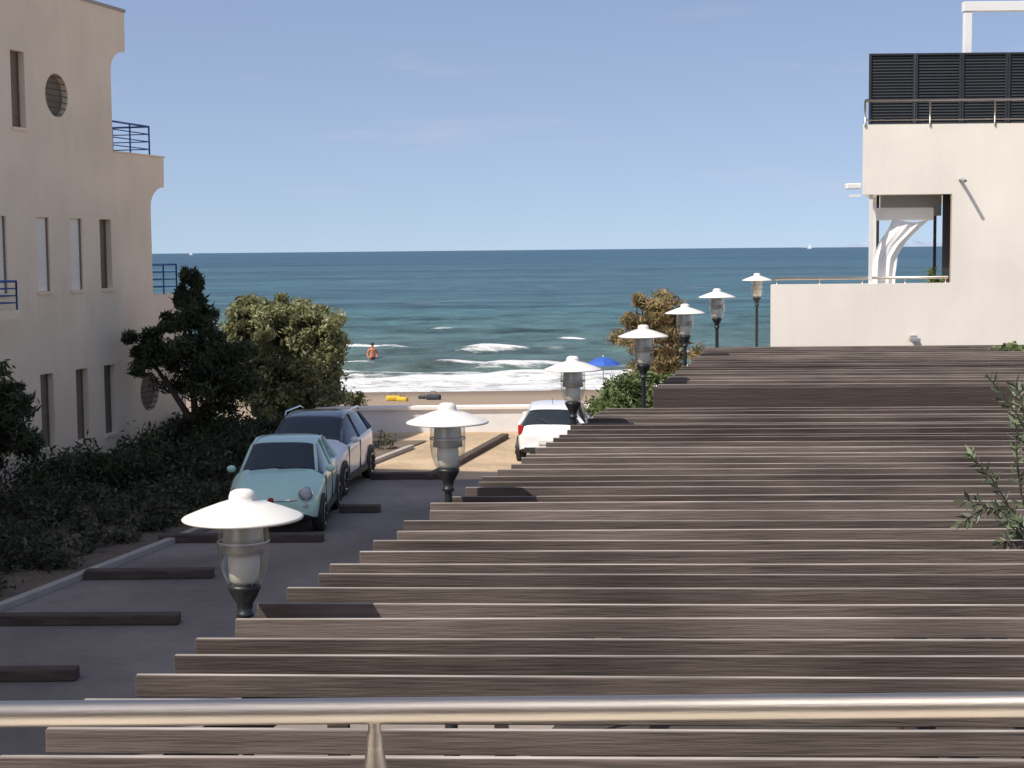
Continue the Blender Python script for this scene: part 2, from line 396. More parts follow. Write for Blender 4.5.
M_hill=mat('hazy_hill',(.30,.37,.46),1,var=.05,scale=.01)
hv=[];hf=[]
for i in range(41):
    x=2950+i*45; h=70*math.exp(-((i-22)/11)**2)*(1+.15*math.sin(i*1.3))
    hv+= [(x,16000,-2),(x,16000+300,h)]
    if i: a=2*(i-1); hf.append((a,a+2,a+3,a+1))
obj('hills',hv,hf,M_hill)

pw=empty('promenade_wall')
box('wall_body',-5.2,60,42,42.3,0,.60,M_pinkwall,pw)
box('wall_coping',-5.2,60,41.93,42.36,.602,.69,M_cope,pw,bevel=.01)

# ------------------------------------------------------------------ left building
LB=empty('apartment_building',(-18.6,0,0),math.radians(75.43))
K=1.0333
A1=36.7; A2=38.4
prof=[(20*K,-.2),(39.95*K,-.2),(39.95*K,3.8),(A2*K,3.8),(A2*K,5.9)]
prof+=[(A2*K+.72*(1-math.cos(t)), 5.9+.5*math.sin(t)) for t in [math.pi/2*i/6 for i in range(1,7)]]
prof+=[((A2+.72)*K,7.12),(A1*K,7.12),(A1*K,8.95)]
prof+=[(A1*K+.70*(1-math.cos(t)), 8.95+.5*math.sin(t)) for t in [math.pi/2*i/6 for i in range(1,7)]]
prof+=[((A1+.70)*K,10.35),(20*K,10.35)]
n=len(prof)
bv=[(x,0,z) for x,z in prof]+[(x,9,z) for x,z in prof]
bf=[tuple(range(n)),tuple(reversed(range(n,2*n)))]+[(i,i+n,(i+1)%n+n,(i+1)%n) for i in range(n)]
walls=obj('walls',bv,bf,M_cream,LB)
cut=MB(); wins=[]
def win(Yp,z0,z1,kind,wd=.52):
    x=Yp*K; cut.box(x-wd/2,x+wd/2,-.5,.22,z0,z1); wins.append((x,wd,z0,z1,kind))
for Yp,k in ((32.1,'blind'),(33.68,'blind'),(35.0,'blind'),(36.25,'brown')): win(Yp,4.02,5.58,k)
for Yp,k in ((30.3,'glass'),(32.1,'glass'),(33.65,'glass'),(35.05,'glass'),(36.25,'glass')): win(Yp,.70,2.28,k)
win(32.95,7.4,8.95,'brown')
ov=[(34.4*K,8.18,.46),(38.1*K,1.5,.47)]
for (x,z,r_) in ov:
    vv,ff=lathedata([(r_,-.5),(r_,.5)],28)
    vv=[(x+a,c-.28,z+b) for a,b,c in vv]; nn=28
    ff=ff+[tuple(reversed(range(nn))),tuple(range(nn,2*nn))]
    ff=[tuple(reversed(q_)) for q_ in ff]
    cut.add(vv,ff)
cutter=obj('cutter',cut.v,cut.f,M_cream,LB)
md=walls.modifiers.new('b','BOOLEAN'); md.object=cutter; md.operation='DIFFERENCE'; md.solver='EXACT'
bpy.context.view_layer.update()
dg=bpy.context.evaluated_depsgraph_get()
nm=bpy.data.meshes.new_from_object(walls.evaluated_get(dg)); walls.modifiers.clear(); walls.data=nm
bpy.data.objects.remove(cutter)
for i,(x,wd,z0,z1,k) in enumerate(wins):
    m={'blind':M_blind,'brown':M_brownshutter,'glass':M_blind}[k]
    if k=='glass' : m=M_brownshutter
    dep=.07 if k=='blind' else .16
    box('window_%d'%i,x-wd/2+.003,x+wd/2-.003,dep,.21,z0+.003,z1-.003,m,LB)
    fr_=MB(); fr_.box(x-wd/2+.004,x-wd/2+.03,dep-.03,dep-.002,z0+.004,z1-.004); fr_.box(x+wd/2-.03,x+wd/2-.004,dep-.03,dep-.002,z0+.004,z1-.004)
    fr_.obj('window_frame_%d'%i,M_brownshutter,LB)
    box('window_sill_%d'%i,x-wd/2-.04,x+wd/2+.04,-.04,.05,z0-.06,z0-.003,M_cream,LB)
for i,(x,z,r_) in enumerate(ov):
    o=lathe('round_window_%d'%i,[(.001,0),(r_-.004,0)],M_brownshutter,LB,28,loc=(x,.14,z),rot=(math.pi/2,0,0),smooth=False)
    g=MB()
    for kx in range(-3,4):
        hh=math.sqrt(max(0,r_**2-(kx*.13)**2)); g.tube([(x-hh,.03,z+kx*.13),(x+hh,.03,z+kx*.13)],.012,6)
    g.obj('round_grille_%d'%i,M_black,LB)
box('unseen_shadow_block',-12,22.6*K,.012,12,0,22,M_cream,LB)  # unseen block, added and sized to cast the shadow over the parking
def rail(name,pts,h,parent,nb=3):
    g=MB()
    for i in range(len(pts)-1):
        a,b=Vector(pts[i]),Vector(pts[i+1]); L=(b-a).length; k=max(1,round(L/.9))
        for j in range(k+1):
            p=a.lerp(b,j/k); g.tube([p,p+Vector((0,0,h))],.022,6)
        for j in range(nb+1):
            o=Vector((0,0,h*(.25+.75*j/nb))); g.tube([a+o,b+o],.025 if j==nb else .014,6)
    return g.obj(name,M_blue,parent,smooth=True)
rail('terrace_railing',[((A1+.15)*K,.15,7.12),((A2+.3)*K,.15,7.12),((A2+.3)*K,6,7.12)],.72,LB)
rail('lower_terrace_railing',[((A2+.1)*K,.12,3.8),(39.85*K,.12,3.8),(39.85*K,6,3.8)],.72,LB)
rail('roof_railing',[(30*K,2.2,10.35),(36.0*K,2.2,10.35),(36.0*K,8,10.35)],.55,LB)
box('balcony_slab',30.2*K,31.65*K,-.7,.003,3.55,3.72,M_cream,LB)
rail('balcony_railing',[(30.2*K,-.66,3.72),(31.6*K,-.66,3.72),(31.6*K,0,3.72)],.56,LB)
box('roof_coping',20*K,(A1+.72)*K,-.03,.3,10.352,10.42,M_stone,LB)
box('terrace_coping',(A1+.02)*K,(A2+.74)*K,-.03,.14,7.122,7.15,M_cream,LB)

# ------------------------------------------------------------------ right building
RB=empty('apartment_building')
fy=33.5
pf=[(5.45,-.1),(18,-.1),(18,7.33),(7.36,7.33),(7.36,5.88),(9.24,5.88),(9.24,4.02),(5.45,4.02)]
n=len(pf); bv=[(x,fy,z) for x,z in pf]+[(x+.065,fy+.25,z) for x,z in pf]
bf=[tuple(range(n)),tuple(reversed(range(n,2*n)))]+[(i,i+n,(i+1)%n+n,(i+1)%n) for i in range(n)]
obj('front_wall',bv,bf,M_white,RB)
k=dict(sh=SH,yref=fy)
box('terrace_floor',5.46,18,fy+.25,41.3,2.85,3.05,M_white,RB,**k)
box('ground_floor_side',5.47,5.7,fy+.25,41.2,0,2.85,M_white,RB,**k)
box('terrace_side_parapet',5.46,5.66,fy+.25,41.3,3.05,3.2,M_white,RB,**k)
box('apartment_side',9.26,9.5,fy+.25,41.2,3.05,5.9,M_white,RB,**k)
box('roof_slab',7.37,18,fy+.25,41.3,5.9,6.12,M_white,RB,**k)
box('roof_parapet',7.37,7.57,fy+.25,41.3,6.12,7.33,M_white,RB,**k)
box('pillar',7.48,7.60,fy+2.6,fy+2.72,3.05,5.9,M_whitemetal,RB,**k)
box('pillar_front',7.50,7.58,fy+.05,fy+.13,4.02,5.88,M_whitemetal,RB,**k)
box('door_frame_outer',9.05,9.22,fy+.8,fy+.92,3.05,5.9,M_anthr,RB,**k)
box('door_frame_inner',8.86,8.93,fy+1.6,fy+1.68,3.05,5.9,M_anthr,RB,**k)
box('window_frame_left',7.62,7.68,fy+1.2,fy+1.28,3.05,5.9,M_anthr,RB,**k)
box('door_head',7.70,9.03,fy+1.2,fy+1.3,5.45,5.9,M_grey,RB,**k)
box('rolled_awning',7.62,8.86,fy+.7,fy+.85,5.35,5.62,M_fabric,RB,bevel=.04,**k)
box('awning_cassette',7.05,7.35,fy+.05,fy+.3,6.0,6.12,M_whitemetal,RB,bevel=.02)
box('awning_arm',7.13,7.35,fy+.1,fy+.2,5.84,5.89,M_whitemetal,RB)
# loose curtain gathered towards the corner pillar
cv=[];cf=[];nu,nvv=44,30
for j in range(nvv+1):
    t=j/nvv
    z=5.40-2.0*t
    lx=float(np.interp(t,[0,.12,.25,.4,.6,1],[8.10,7.98,7.80,7.70,7.62,7.60]))
    rx=float(np.interp(t,[0,.12,.25,.4,.6,1],[8.92,8.66,8.40,8.20,8.14,8.18]))
    for i in range(nu+1):
        s=i/nu
        fold=.018*math.sin(s*15+t*2.2)+.010*math.sin(s*27-t*4)
        cv.append((lx+(rx-lx)*s+.015*math.sin(t*9+s*3), fy+.38+fold-.05*math.sin(math.pi*s), z-.10*math.sin(math.pi*s)*(1-t)))
for j in range(nvv):
    for i in range(nu):
        a=j*(nu+1)+i; cf.append((a,a+1,a+nu+2,a+nu+1))
obj('curtain',cv,cf,M_fabric,RB,smooth=True)
g=MB(); g.tube([(5.55,fy+.1,4.14),(9.2,fy+.1,4.14)],.03,8)
for x in (5.6,6.5,7.4,8.3,9.15): g.tube([(x,fy+.1,4.0),(x,fy+.1,4.14)],.015,6)
g.obj('terrace_rail',M_steel,RB,smooth=True)
g=MB()
g.tube([(7.40,fy-.02,7.82),(18,fy-.02,7.82)],.032,8)
g.tube([(7.40,fy-.02,7.42),(18,fy-.02,7.42)],.016,6)
g.tube([(7.40,fy-.02,7.3),(7.40,fy-.02,7.82)],.022,6)
for x in (8.75,10.1,11.45,12.8): g.tube([(x,fy-.02,7.3),(x,fy-.02,7.82)],.02,6)
g.obj('upper_rail',M_steel,RB,smooth=True)
g=MB()
xp=7.55
for p in range(8):
    x0=xp+p*.97; x1=x0+.95
    g.box(x0,x0+.04,fy+.27,fy+.34,7.3,8.82); g.box(x1-.04,x1,fy+.27,fy+.34,7.3,8.82); g.box(x0+.04,x1-.04,fy+.27,fy+.34,8.78,8.82)
    g.box(x0+.04,x1-.04,fy+.325,fy+.33,7.3,8.78)
    z=7.36
    while z<8.76:
        vv=[(x0+.04,fy+.29,z),(x1-.04,fy+.29,z),(x1-.04,fy+.32,z+.05),(x0+.04,fy+.32,z+.05)]
        g.add(vv,[(0,1,2,3)]); z+=.062
g.obj('louvre_screen',M_anthr,RB)
g=MB()
g.box(9.62,9.78,fy+.6,fy+.76,7.3,9.72); g.box(9.60,18,fy+.58,fy+.78,9.72,9.92)
g.box(13.4,13.56,fy+.6,fy+.76,7.3,9.72)
g.obj('rooftop_pergola',M_whitemetal,RB,bevel=.008)
g=MB(); g.tube([(9.4,fy,6.17),(9.4,fy-.16,6.17),(9.4,fy-.40,6.12)],.035,10); g.obj('overflow_pipe',M_grey,RB,smooth=True)
g=MB(); g.box(8.38,8.52,fy-.10,fy-.002,2.86,2.93); g.box(8.34,8.56,fy-.22,fy-.10,2.80,2.88); g.obj('flood_light',M_grey,RB,bevel=.01)

# ------------------------------------------------------------------ wooden pergola
PG=empty('wooden_pergola')
sl_=MB()
def slat(x0,x1,y,ztop,h=.105,t=.045):
    ang=-.045+random.uniform(-.002,.002)
    v=[]
    y1=y+(x1-x0)*ang
    lean=random.uniform(-.012,.012)
    zj0=random.uniform(-.010,.010); zj1=random.uniform(-.010,.010)
    NS=10; bow=random.uniform(-.014,.014); bz=random.uniform(-.010,.010)
    for i in range(NS+1):
        u=i/NS; xx=x0+(x1-x0)*u; yy=y+(y1-y)*u+bow*math.sin(math.pi*u*2); zj=zj0+(zj1-zj0)*u+bz*math.sin(math.pi*u*1.5)
        v+=[(xx,yy,ztop-h+zj),(xx,yy+t,ztop-h+zj),(xx,yy+t+lean,ztop+zj),(xx,yy+lean,ztop+zj)]
    f=[];m=[]
    for i in range(NS):
        a=4*i; b_=a+4
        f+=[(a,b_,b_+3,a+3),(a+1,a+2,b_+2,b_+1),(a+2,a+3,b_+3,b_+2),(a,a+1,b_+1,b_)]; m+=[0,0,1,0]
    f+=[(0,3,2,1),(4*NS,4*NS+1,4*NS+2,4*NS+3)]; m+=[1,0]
    o=len(sl_.v); sl_.v+=v; sl_.f+=[tuple(i+o for i in qd) for qd in f]; sl_.m+=m
y=5.3
while y<22.6:
    x0=-4.03+.2365*y+random.uniform(-.07,.05)
    slat(x0,x0+13,y,2.53+random.uniform(-.004,.004),h=.118); y+=.445+random.uniform(-.025,.025)
y=22.95
while y<32.6:
    x0=-2.72+.2086*y+random.uniform(-.03,.03)
    slat(x0,x0+13,y,2.80+random.uniform(-.004,.004),h=.10); y+=.52+random.uniform(-.02,.02)
so_=sl_.obj('slats',[M_wood,M_woodlit],PG)
bv_=so_.modifiers.new('b','BEVEL'); bv_.width=.005; bv_.segments=1; bv_.limit_method='ANGLE'
g=MB()
for off in (.55,4.2,8.2,12.2):
    g.box(-4.03+off,-4.03+off+.09,5.2,22.6,2.17,2.388,sh=.2365,yref=0)
    for yy in (5.6,9.8,14.0,18.2,22.3):
        xx=-4.03+off+.2365*yy; g.box(xx-.02,xx+.11,yy,yy+.13,0,2.168)
    g.box(-2.72+off,-2.72+off+.09,22.9,32.7,2.44,2.68,sh=.2086,yref=0)
    for yy in (23.2,27.8,32.4):
        xx=-2.72+off+.2086*yy; g.box(xx-.02,xx+.11,yy,yy+.13,0,2.438)
g.obj('beams_and_posts',M_fascia,PG)
box('fascia_beam',0,13,0,.07,2.48,2.80,M_fascia,PG,bevel=.006,loc=(2.03,22.80,0),rot=(0,0,-.045))

# ------------------------------------------------------------------ lamps
M_shade=mat('enamel_shade',(.78,.75,.69),.4,var=.05,scale=8)
M_refl=mat('lamp_reflector',(.62,.61,.59),.35,metal=.35,var=.12,scale=8)
M_bulb=mat('opal_bulb',(.80,.77,.70),.4,var=.03)
def lamp(x,y,zr):
    e=empty('street_lamp',(x,y,0))
    lathe('shade',[(.001,.175),(.05,.172),(.075,.158),(.084,.13),(.085,.108),(.16,.085),(.27,.045),(.365,.006),(.378,-.004),(.372,-.014),(.2,.012),(.16,.0)],M_shade,e,48,loc=(0,0,zr))
    lathe('collar',[(.158,.02),(.162,-.03),(.15,-.032)],M_refl,e,32,loc=(0,0,zr))
    lathe('glass',[(.156,-.03),(.162,-.15),(.156,-.27),(.134,-.36),(.098,-.43)],M_lglass,e,32,loc=(0,0,zr))
    lathe('glass_band',[(.163,-.145),(.165,-.15),(.163,-.158)],M_refl,e,32,loc=(0,0,zr))
    lathe('reflector',[(.12,-.02),(.125,-.12),(.135,-.225),(.06,-.228)],M_refl,e,32,loc=(0,0,zr))
    lathe('bulb',[(.095,-.23),(.10,-.30),(.092,-.40),(.05,-.43),(.001,-.43)],M_bulb,e,24,loc=(0,0,zr))
    lathe('cup',[(.001,-.425),(.10,-.425),(.106,-.44),(.10,-.46),(.075,-.51),(.05,-.55),(.048,-.60),(.055,-.605),(.055,-.63),(.036,-.64)],M_black,e,28,loc=(0,0,zr))
    lathe('post',[(.034,zr-.62),(.038,1.1),(.055,1.0),(.06,.95),(.06,.25),(.075,.22),(.075,.03),(.13,.03),(.13,0)],M_black,e,20)
for a in ((-1.69,9.85,3.155),(-.59,14.4,3.25),(.79,20.6,3.25),(1.98,23.9,3.49),(3.26,29.9,3.59),(4.17,32.3,3.81),(6.15,39.9,3.99)): lamp(*a)

# ------------------------------------------------------------------ viewer's balcony
VB=empty('balcony')
g=MB(); g.tube([(-4,3.07,3.903),(4,3.04,3.903)],.0255,28)
g.obj('handrail',M_steel,VB,smooth=True)
for i,x in enumerate((-1.76,-.276,1.21,2.7)):
    lathe('stanchion_%d'%i,[(.012,.891),(.0125,.864),(.016,.854),(.0175,.831),(.020,.811),(.027,.781),(.029,.761),(.029,.0)],M_steel,VB,24,loc=(x,3.055,3.0))
box('slab',-6,6,-1,3.2,2.75,3.0,M_white,VB)
box('facade_wall',-6,6,-1.3,-1.003,0,6.2,M_cream,VB)
box('door_glass',-1.5,1.5,-1.0,-.96,3.01,5.3,M_darkglass,VB)

# ------------------------------------------------------------------ parking sleepers
def sleeper(x0,x1,y,rot=0):
    L=x1-x0; return box('parking_sleeper',-L/2,L/2,-.11,.11,0,.14,M_log,None,bevel=.02,loc=((x0+x1)/2,y,.003),rot=(0,0,rot))
for a in ((-6.9,-4.95,17.7,0),(-6.95,-4.35,20.4,-.02),(-6.35,-4.45,23.3,.0),(-5.9,-3.15,26.2,-.02),(-3.2,-2.45,29.1,-.02),(-3.0,-1.3,33.35,-.02)): sleeper(*a)
box('parking_sleeper',0,7.5,-.1,.1,0,.12,M_log,None,bevel=.02,loc=(-1.75,33.2,.003),rot=(0,0,math.radians(78)))

# ------------------------------------------------------------------ cars
M_tyre=mat('tyre_rubber',(.02,.02,.02),.85,var=.2)
M_rim=mat('alloy_rim',(.5,.5,.5),.35,metal=.8,var=.1)
M_chrome=mat('chrome',(.8,.8,.8),.1,metal=1,var=.02)
M_plastic=mat('black_plastic',(.025,.025,.027),.6,var=.2)
M_red=mat('tail_light',(.42,.02,.02),.2,var=.2,scale=10)
M_head=mat('head_light',(.55,.57,.58),.12,var=.25,scale=14)
M_plate=mat('licence_plate',(.75,.75,.72),.4,var=.05)
M_cglass=mat('car_glass',(.018,.024,.028),.05,spec=.7,var=.3,scale=1.5)
M_mint=mat('mint_paint',(.53,.82,.68),.3,coat=.7,var=.02,scale=2)
M_carwhite=mat('white_paint',(.84,.84,.84),.3,coat=.7,var=.02,scale=2)
M_blueblk=mat('dark_roof_paint',(.03,.045,.07),.25,coat=.7,var=.05)
def car(secs,ws0,ws1,rw0,rw1,paint,roof,W,wheels,wr,loc,rotz):
    e=empty('parked_car',loc,rotz)
    V=[];F=[];FM=[]
    for (y,zb,zs,zt,wb,wt) in secs:
        zm=(zb+zs)/2
        half=[(0,zb),(wb*.80,zb),(wb*.96,zb+.08),(wb,zm),(wb*.985,zs-.03),(wb*.955,zs),(wt,zt-.06),(wt*.86,zt-.012),(wt*.4,zt),(0,zt)]
        ring=half+[(-a,b) for a,b in reversed(half[1:-1])]
        V+=[(a,y,b) for a,b in ring]
    n=18
    for i in range(len(secs)-1):
        for k in range(n):
            k2=(k+1)%n; F.append((i*n+k,i*n+k2,(i+1)*n+k2,(i+1)*n+k))
            kk=min(k,n-1-k)
            mi=0
            if kk==5 and ws0<=i<rw1: mi=1
            if kk in (6,7,8) and (ws0<=i<ws1 or rw0<=i<rw1): mi=1
            if kk in (6,7,8) and ws1<=i<rw0: mi=2
            if kk in (0,1) : mi=3
            FM.append(mi)
    F.append(tuple(reversed(range(n)))); FM.append(0); m0=(len(secs)-1)*n
    F.append(tuple(m0+k for k in range(n))); FM.append(0)
    o=obj('body',V,F,[paint,M_cglass,roof,M_plastic],e,fm=FM,smooth=True)
    me=o.data
    ef={}
    for p in me.polygons:
        for ek in p.edge_keys: ef.setdefault(ek,[]).append(p.material_index)
    cr=me.attributes.new('crease_edge','FLOAT','EDGE')
    vals=[]
    for ed in me.edges:
        ms=ef.get(tuple(sorted(ed.vertices)),[])
        vals.append(.75 if len(set(ms))>1 else 0.0)
    cr.data.foreach_set('value',vals)
    sm=o.modifiers.new('s','SUBSURF'); sm.levels=2; sm.render_levels=3
    def P(i,idx,sgn,out=.012):
        y,zb,zs,zt,wb,wt=secs[i]
        a,b=[(0,zb),(wb*.80,zb),(wb*.96,zb+.08),(wb,(zb+zs)/2),(wb*.985,zs-.03),(wb*.955,zs),(wt,zt-.06)][idx]
        return Vector((sgn*(a+out),y,b))
    for sgn in (1,-1):
        g=MB()
        g.tube([P(ws0,6,sgn,-.02),P(ws1,6,sgn,-.012)],.03,8)
        g.tube([P(ws1,6,sgn,-.012)]+[P(i,6,sgn,-.012) for i in range(ws1+1,rw0+1)],.024,8)
        mid=(ws1+rw0)//2
        g.tube([P(mid,5,sgn,.0),P(mid,6,sgn,-.012)],.03,8)
        g.tube([P(rw0,5,sgn,-.01),P(rw0,6,sgn,-.02)],.06,8)
        g.obj('pillars',roof,e,smooth=True)
        ym=secs[ws0][0]+.28; zmr=secs[ws0][2]+.10
        ellip('mirror',(sgn*(W/2+.06),ym,zmr),(.085,.05,.065),paint,e)
        s=MB()
        for yy in (wheels[0]+.45,(wheels[0]+wheels[1])/2+.25):
            s.box(W/2-.02 if sgn>0 else -W/2-.002,W/2+.002 if sgn>0 else -W/2+.02,yy,yy+.012,.34,secs[mid][2]-.05)
        s.box(W/2-.03 if sgn>0 else -W/2-.012,W/2+.012 if sgn>0 else -W/2+.03,wheels[0]+.4,wheels[1]-.4,.24,.36)
        s.obj('door_seams',M_plastic,e)
        for yw in wheels:
            x0=sgn*(W/2)
            lathe('wheel_arch',[(.001,-.08),(wr+.04,-.08),(wr+.04,.010),(.001,.010)],M_plastic,e,32,loc=(x0,yw,wr+.02),rot=(0,sgn*math.pi/2,0),smooth=False)
            lathe('tyre',[(.001,-.18),(wr-.02,-.18),(wr,-.15),(wr,.0),(wr-.03,.025),(wr*.66,.03),(wr*.64,.02),(.001,.018)],M_tyre,e,36,loc=(x0,yw,wr),rot=(0,sgn*math.pi/2,0))
            lathe('rim',[(wr*.66,.03),(wr*.62,.035),(wr*.58,.022),(.001,.028)],M_rim,e,30,loc=(x0,yw,wr),rot=(0,sgn*math.pi/2,0))
            h=MB()
            for a in range(5):
                t=2*math.pi*a/5+.6
                h.tube([(x0+sgn*.035,yw+.10*wr*math.cos(t),wr+.1*wr*math.sin(t)),(x0+sgn*.037,yw+.52*wr*math.cos(t),wr+.52*wr*math.sin(t))],.035*wr/.3,6)
            h.obj('spokes',M_plastic,e)
    return e
fs=[(.0,.33,.50,.60,.56,.47),(.07,.24,.60,.74,.72,.58),(.30,.20,.70,.87,.79,.65),(.72,.19,.82,.97,.81,.67),(.95,.19,.90,1.03,.815,.68),
    (1.58,.19,.94,1.43,.815,.57),(2.1,.19,.95,1.49,.815,.57),(2.75,.19,.96,1.46,.81,.55),(3.12,.20,.96,1.37,.79,.52),(3.42,.25,.90,1.0,.74,.60),(3.54,.33,.7,.8,.62,.5)]
fc=car(fs,4,5,8,9,M_mint,M_mint,1.63,(.64,2.92),.295,(-4.09,26.65,0),math.radians(0))
for s in (1,-1):
    lathe('headlight_ring',[(.115,-.02),(.125,.0),(.125,.03),(.105,.045)],M_chrome,fc,28,loc=(s*.575,.08,.72),rot=(math.radians(78),0,math.radians(s*18)))
    ellip('headlight',(s*.575,.08,.72),(.11,.06,.11),M_head,fc,rot=(0,0,math.radians(s*18)))
    ellip('lower_light',(s*.57,.055,.52),(.065,.04,.065),M_head,fc)
    ellip('fog_light',(s*.56,.06,.36),(.06,.04,.045),M_plastic,fc)
g=MB(); g.box(-.40,.40,-.01,.12,.27,.37); g.obj('lower_intake',M_plastic,fc,bevel=.01)
g=MB(); g.box(-.26,.26,-.045,-.012,.40,.51); g.obj('licence_plate',M_plate,fc,bevel=.004)
g=MB(); g.tube([(-.44,.04,.61),(-.2,-.01,.622),(0,-.025,.625),(.2,-.01,.622),(.44,.04,.61)],.018,8); g.obj('chrome_trim',M_chrome,fc,smooth=True)
ellip('badge',(0,-.03,.625),(.055,.02,.05),M_red,fc)
g=MB(); g.tube([(-.5,.85,1.03),(.1,.93,1.07)],.012,6); g.tube([(.0,.86,1.05),(.5,.95,1.05)],.012,6); g.obj('wipers',M_plastic,fc)
cs=[(.0,.34,.55,.70,.60,.50),(.08,.26,.66,.84,.80,.64),(.4,.22,.78,.95,.87,.72),(.95,.21,.88,1.03,.885,.74),(1.2,.21,.93,1.07,.885,.74),
    (1.9,.21,.97,1.46,.885,.60),(2.4,.21,.98,1.52,.885,.61),(3.1,.21,1.0,1.51,.88,.60),(3.62,.22,1.02,1.42,.86,.57),(3.95,.26,.98,1.08,.83,.68),(4.1,.34,.72,.84,.72,.60)]
cc=car(cs,4,5,8,9,M_carwhite,M_blueblk,1.77,(.82,3.38),.32,(-4.28,30.45,0),math.radians(-6.5))
for s in (1,-1):
    ellip('headlight',(s*.66,.14,.80),(.17,.10,.075),M_head,cc,rot=(0,0,s*.5))
    ellip('fog_light',(s*.62,.08,.42),(.10,.05,.06),M_plastic,cc)
    g=MB(); g.tube([(s*.60,1.95,1.47),(s*.62,2.1,1.535),(s*.62,3.3,1.535),(s*.60,3.5,1.46)],.018,8); g.obj('roof_rail',M_chrome,cc,smooth=True)
g=MB(); g.box(-.45,.45,.02,.14,.60,.74); g.box(-.5,.5,.01,.12,.28,.40); g.obj('grille',M_plastic,cc,bevel=.01)
g=MB(); g.box(-.26,.26,-.02,.0,.44,.55); g.obj('licence_plate',M_plate,cc)
hs=[(a[0]*1.08,a[1],a[2]*.98,a[3]*.975,a[4]*1.03,a[5]*1.05) for a in fs]
hc=car(hs,4,5,8,9,M_carwhite,M_carwhite,1.68,(.68,3.15),.29,(1.33,39.1,0),math.radians(180-8)); hc.scale=(.94,.96,.90)
for s in (1,-1):
    g=MB(); g.box(-.07,.07,-.03,.03,-.13,.13); g.obj('tail_light',M_red,hc,bevel=.03,loc=(s*.70,3.70,.84),rot=(0,0,s*-.5))
g=MB(); g.box(-.26,.26,3.82,3.85,.50,.60); g.obj('licence_plate',M_plate,hc)
g=MB(); g.box(-.6,.6,3.74,3.84,.28,.42); g.obj('bumper_insert',M_plastic,hc,bevel=.01)
g=MB(); g.tube([(0,3.70,1.0),(.25,3.62,1.12)],.012,6); g.tube([(0,3.0,1.42),(0,3.15,1.6)],.006,6); g.obj('wiper_and_antenna',M_plastic,hc)

# ------------------------------------------------------------------ vegetation
def tree(name,base,limbs,clumps,nper,size,lm,elong=1.8,r0=.1,fill=2.2):
    e=empty(name)
    g=MB(); b=Vector(base)
    for pts in limbs:
        P=[b]+[b+Vector(p) for p in pts]; rr=[r0*(1-.75*i/(len(P)-1)) for i in range(len(P))]
        g.tube(P,rr,8)
    ends=[b+Vector(p[-1]) for p in limbs]
    for c,r in clumps[::3]:
        c=Vector(c); en=min(ends,key=lambda q:(q-c).length)
        g.tube([en,en.lerp(c,.5)+Vector((random.uniform(-.1,.1),random.uniform(-.1,.1),.08)),c],[.025,.018,.008],5)
    g.obj('trunk_and_limbs',M_bark,e,smooth=True)
    leaves('crown',clumps,nper,size,lm,e,elong,fill)
    return e
# dark feathery pine beside the facade
c=crown((-7.1,36.4,1.9),(1.25,1.0,1.25),44,.32,.2)+crown((-7.3,36.4,3.1),(.75,.6,.9),30,.24,.3)+crown((-8.2,36.2,2.5),(.8,.5,.6),18,.21,.3)+crown((-6.3,36.4,2.3),(.7,.6,.9),22,.27,.3)
c+=[((-7.35+random.uniform(-.25,.25),36.4,4.0+random.uniform(-.25,.3)),(.13,.13,.2)) for _ in range(9)]
tree('pine_tree',(-7.35,36.5,0),[[(.05,0,1.0),(.0,0,2.0),(-.05,0,3.8)],[(.05,0,1.0),(.6,0,1.9),(.9,0,2.6)],[(0,0,.9),(-.5,0,1.7),(-1.0,-.1,2.5)]],c,250,.045,L_dark,4.2,.12,1.5)
# olive coloured rounded bush
c=crown((-6.4,43.2,1.9),(2.0,1.3,1.65),170,.34,.35)+crown((-6.6,43.2,2.95),(1.3,.9,.75),50,.25,.3)+crown((-5.2,43.1,2.6),(.85,.8,.85),36,.25,.3)+crown((-5.75,43.0,.9),(1.6,1,.7),40,.34,.3)
tree('olive_tree',(-6.3,43.3,0),[[(0,0,.8),(.3,0,1.9),(.5,0,2.8)],[(0,0,.8),(-.5,0,1.8),(-.9,0,2.6)],[(0,0,.6),(.7,0,1.3),(1.1,0,2.0)]],c,240,.062,L_olive,2.8,.12,1.7)
# small tree at the left frame edge
c=crown((-8.9,27.4,2.25),(.75,.8,.9),34,.22,.2)+crown((-9.1,27.4,1.7),(.9,.8,.6),22,.24,.3)
tree('shrub_tree',(-9.3,27.5,0),[[(.05,0,.8),(.3,0,1.5),(.5,0,2.4)],[(0,0,.8),(-.2,0,1.6),(-.3,0,2.5)]],c,190,.04,L_dark,4.2,.07,1.5)
# feathery tamarisk on the right
c=crown((4.05,43.3,1.95),(1.3,.9,1.4),64,.26,.3)+crown((3.85,43.3,3.15),(.8,.5,.55),26,.2,.3)+crown((3.3,43.3,2.6),(.5,.5,.6),12,.2,.3)
tree('tamarisk_tree',(4.1,43.4,0),[[(0,0,.9),(.3,0,1.8),(.4,0,2.8)],[(0,0,.9),(-.4,0,1.8),(-.5,0,2.7)]],c,210,.045,L_tam,4.6,.08,1.4)
c=crown((2.45,34.6,1.2),(.75,.7,.85),34,.28,.5)+crown((3.1,35,1.5),(.7,.6,.8),20,.28,.5)
tree('green_bush',(2.6,34.8,0),[[(0,0,.5),(.3,0,1.2)],[(0,0,.5),(-.3,0,1.1)]],c,240,.045,L_green,3.4,.05,1.7)
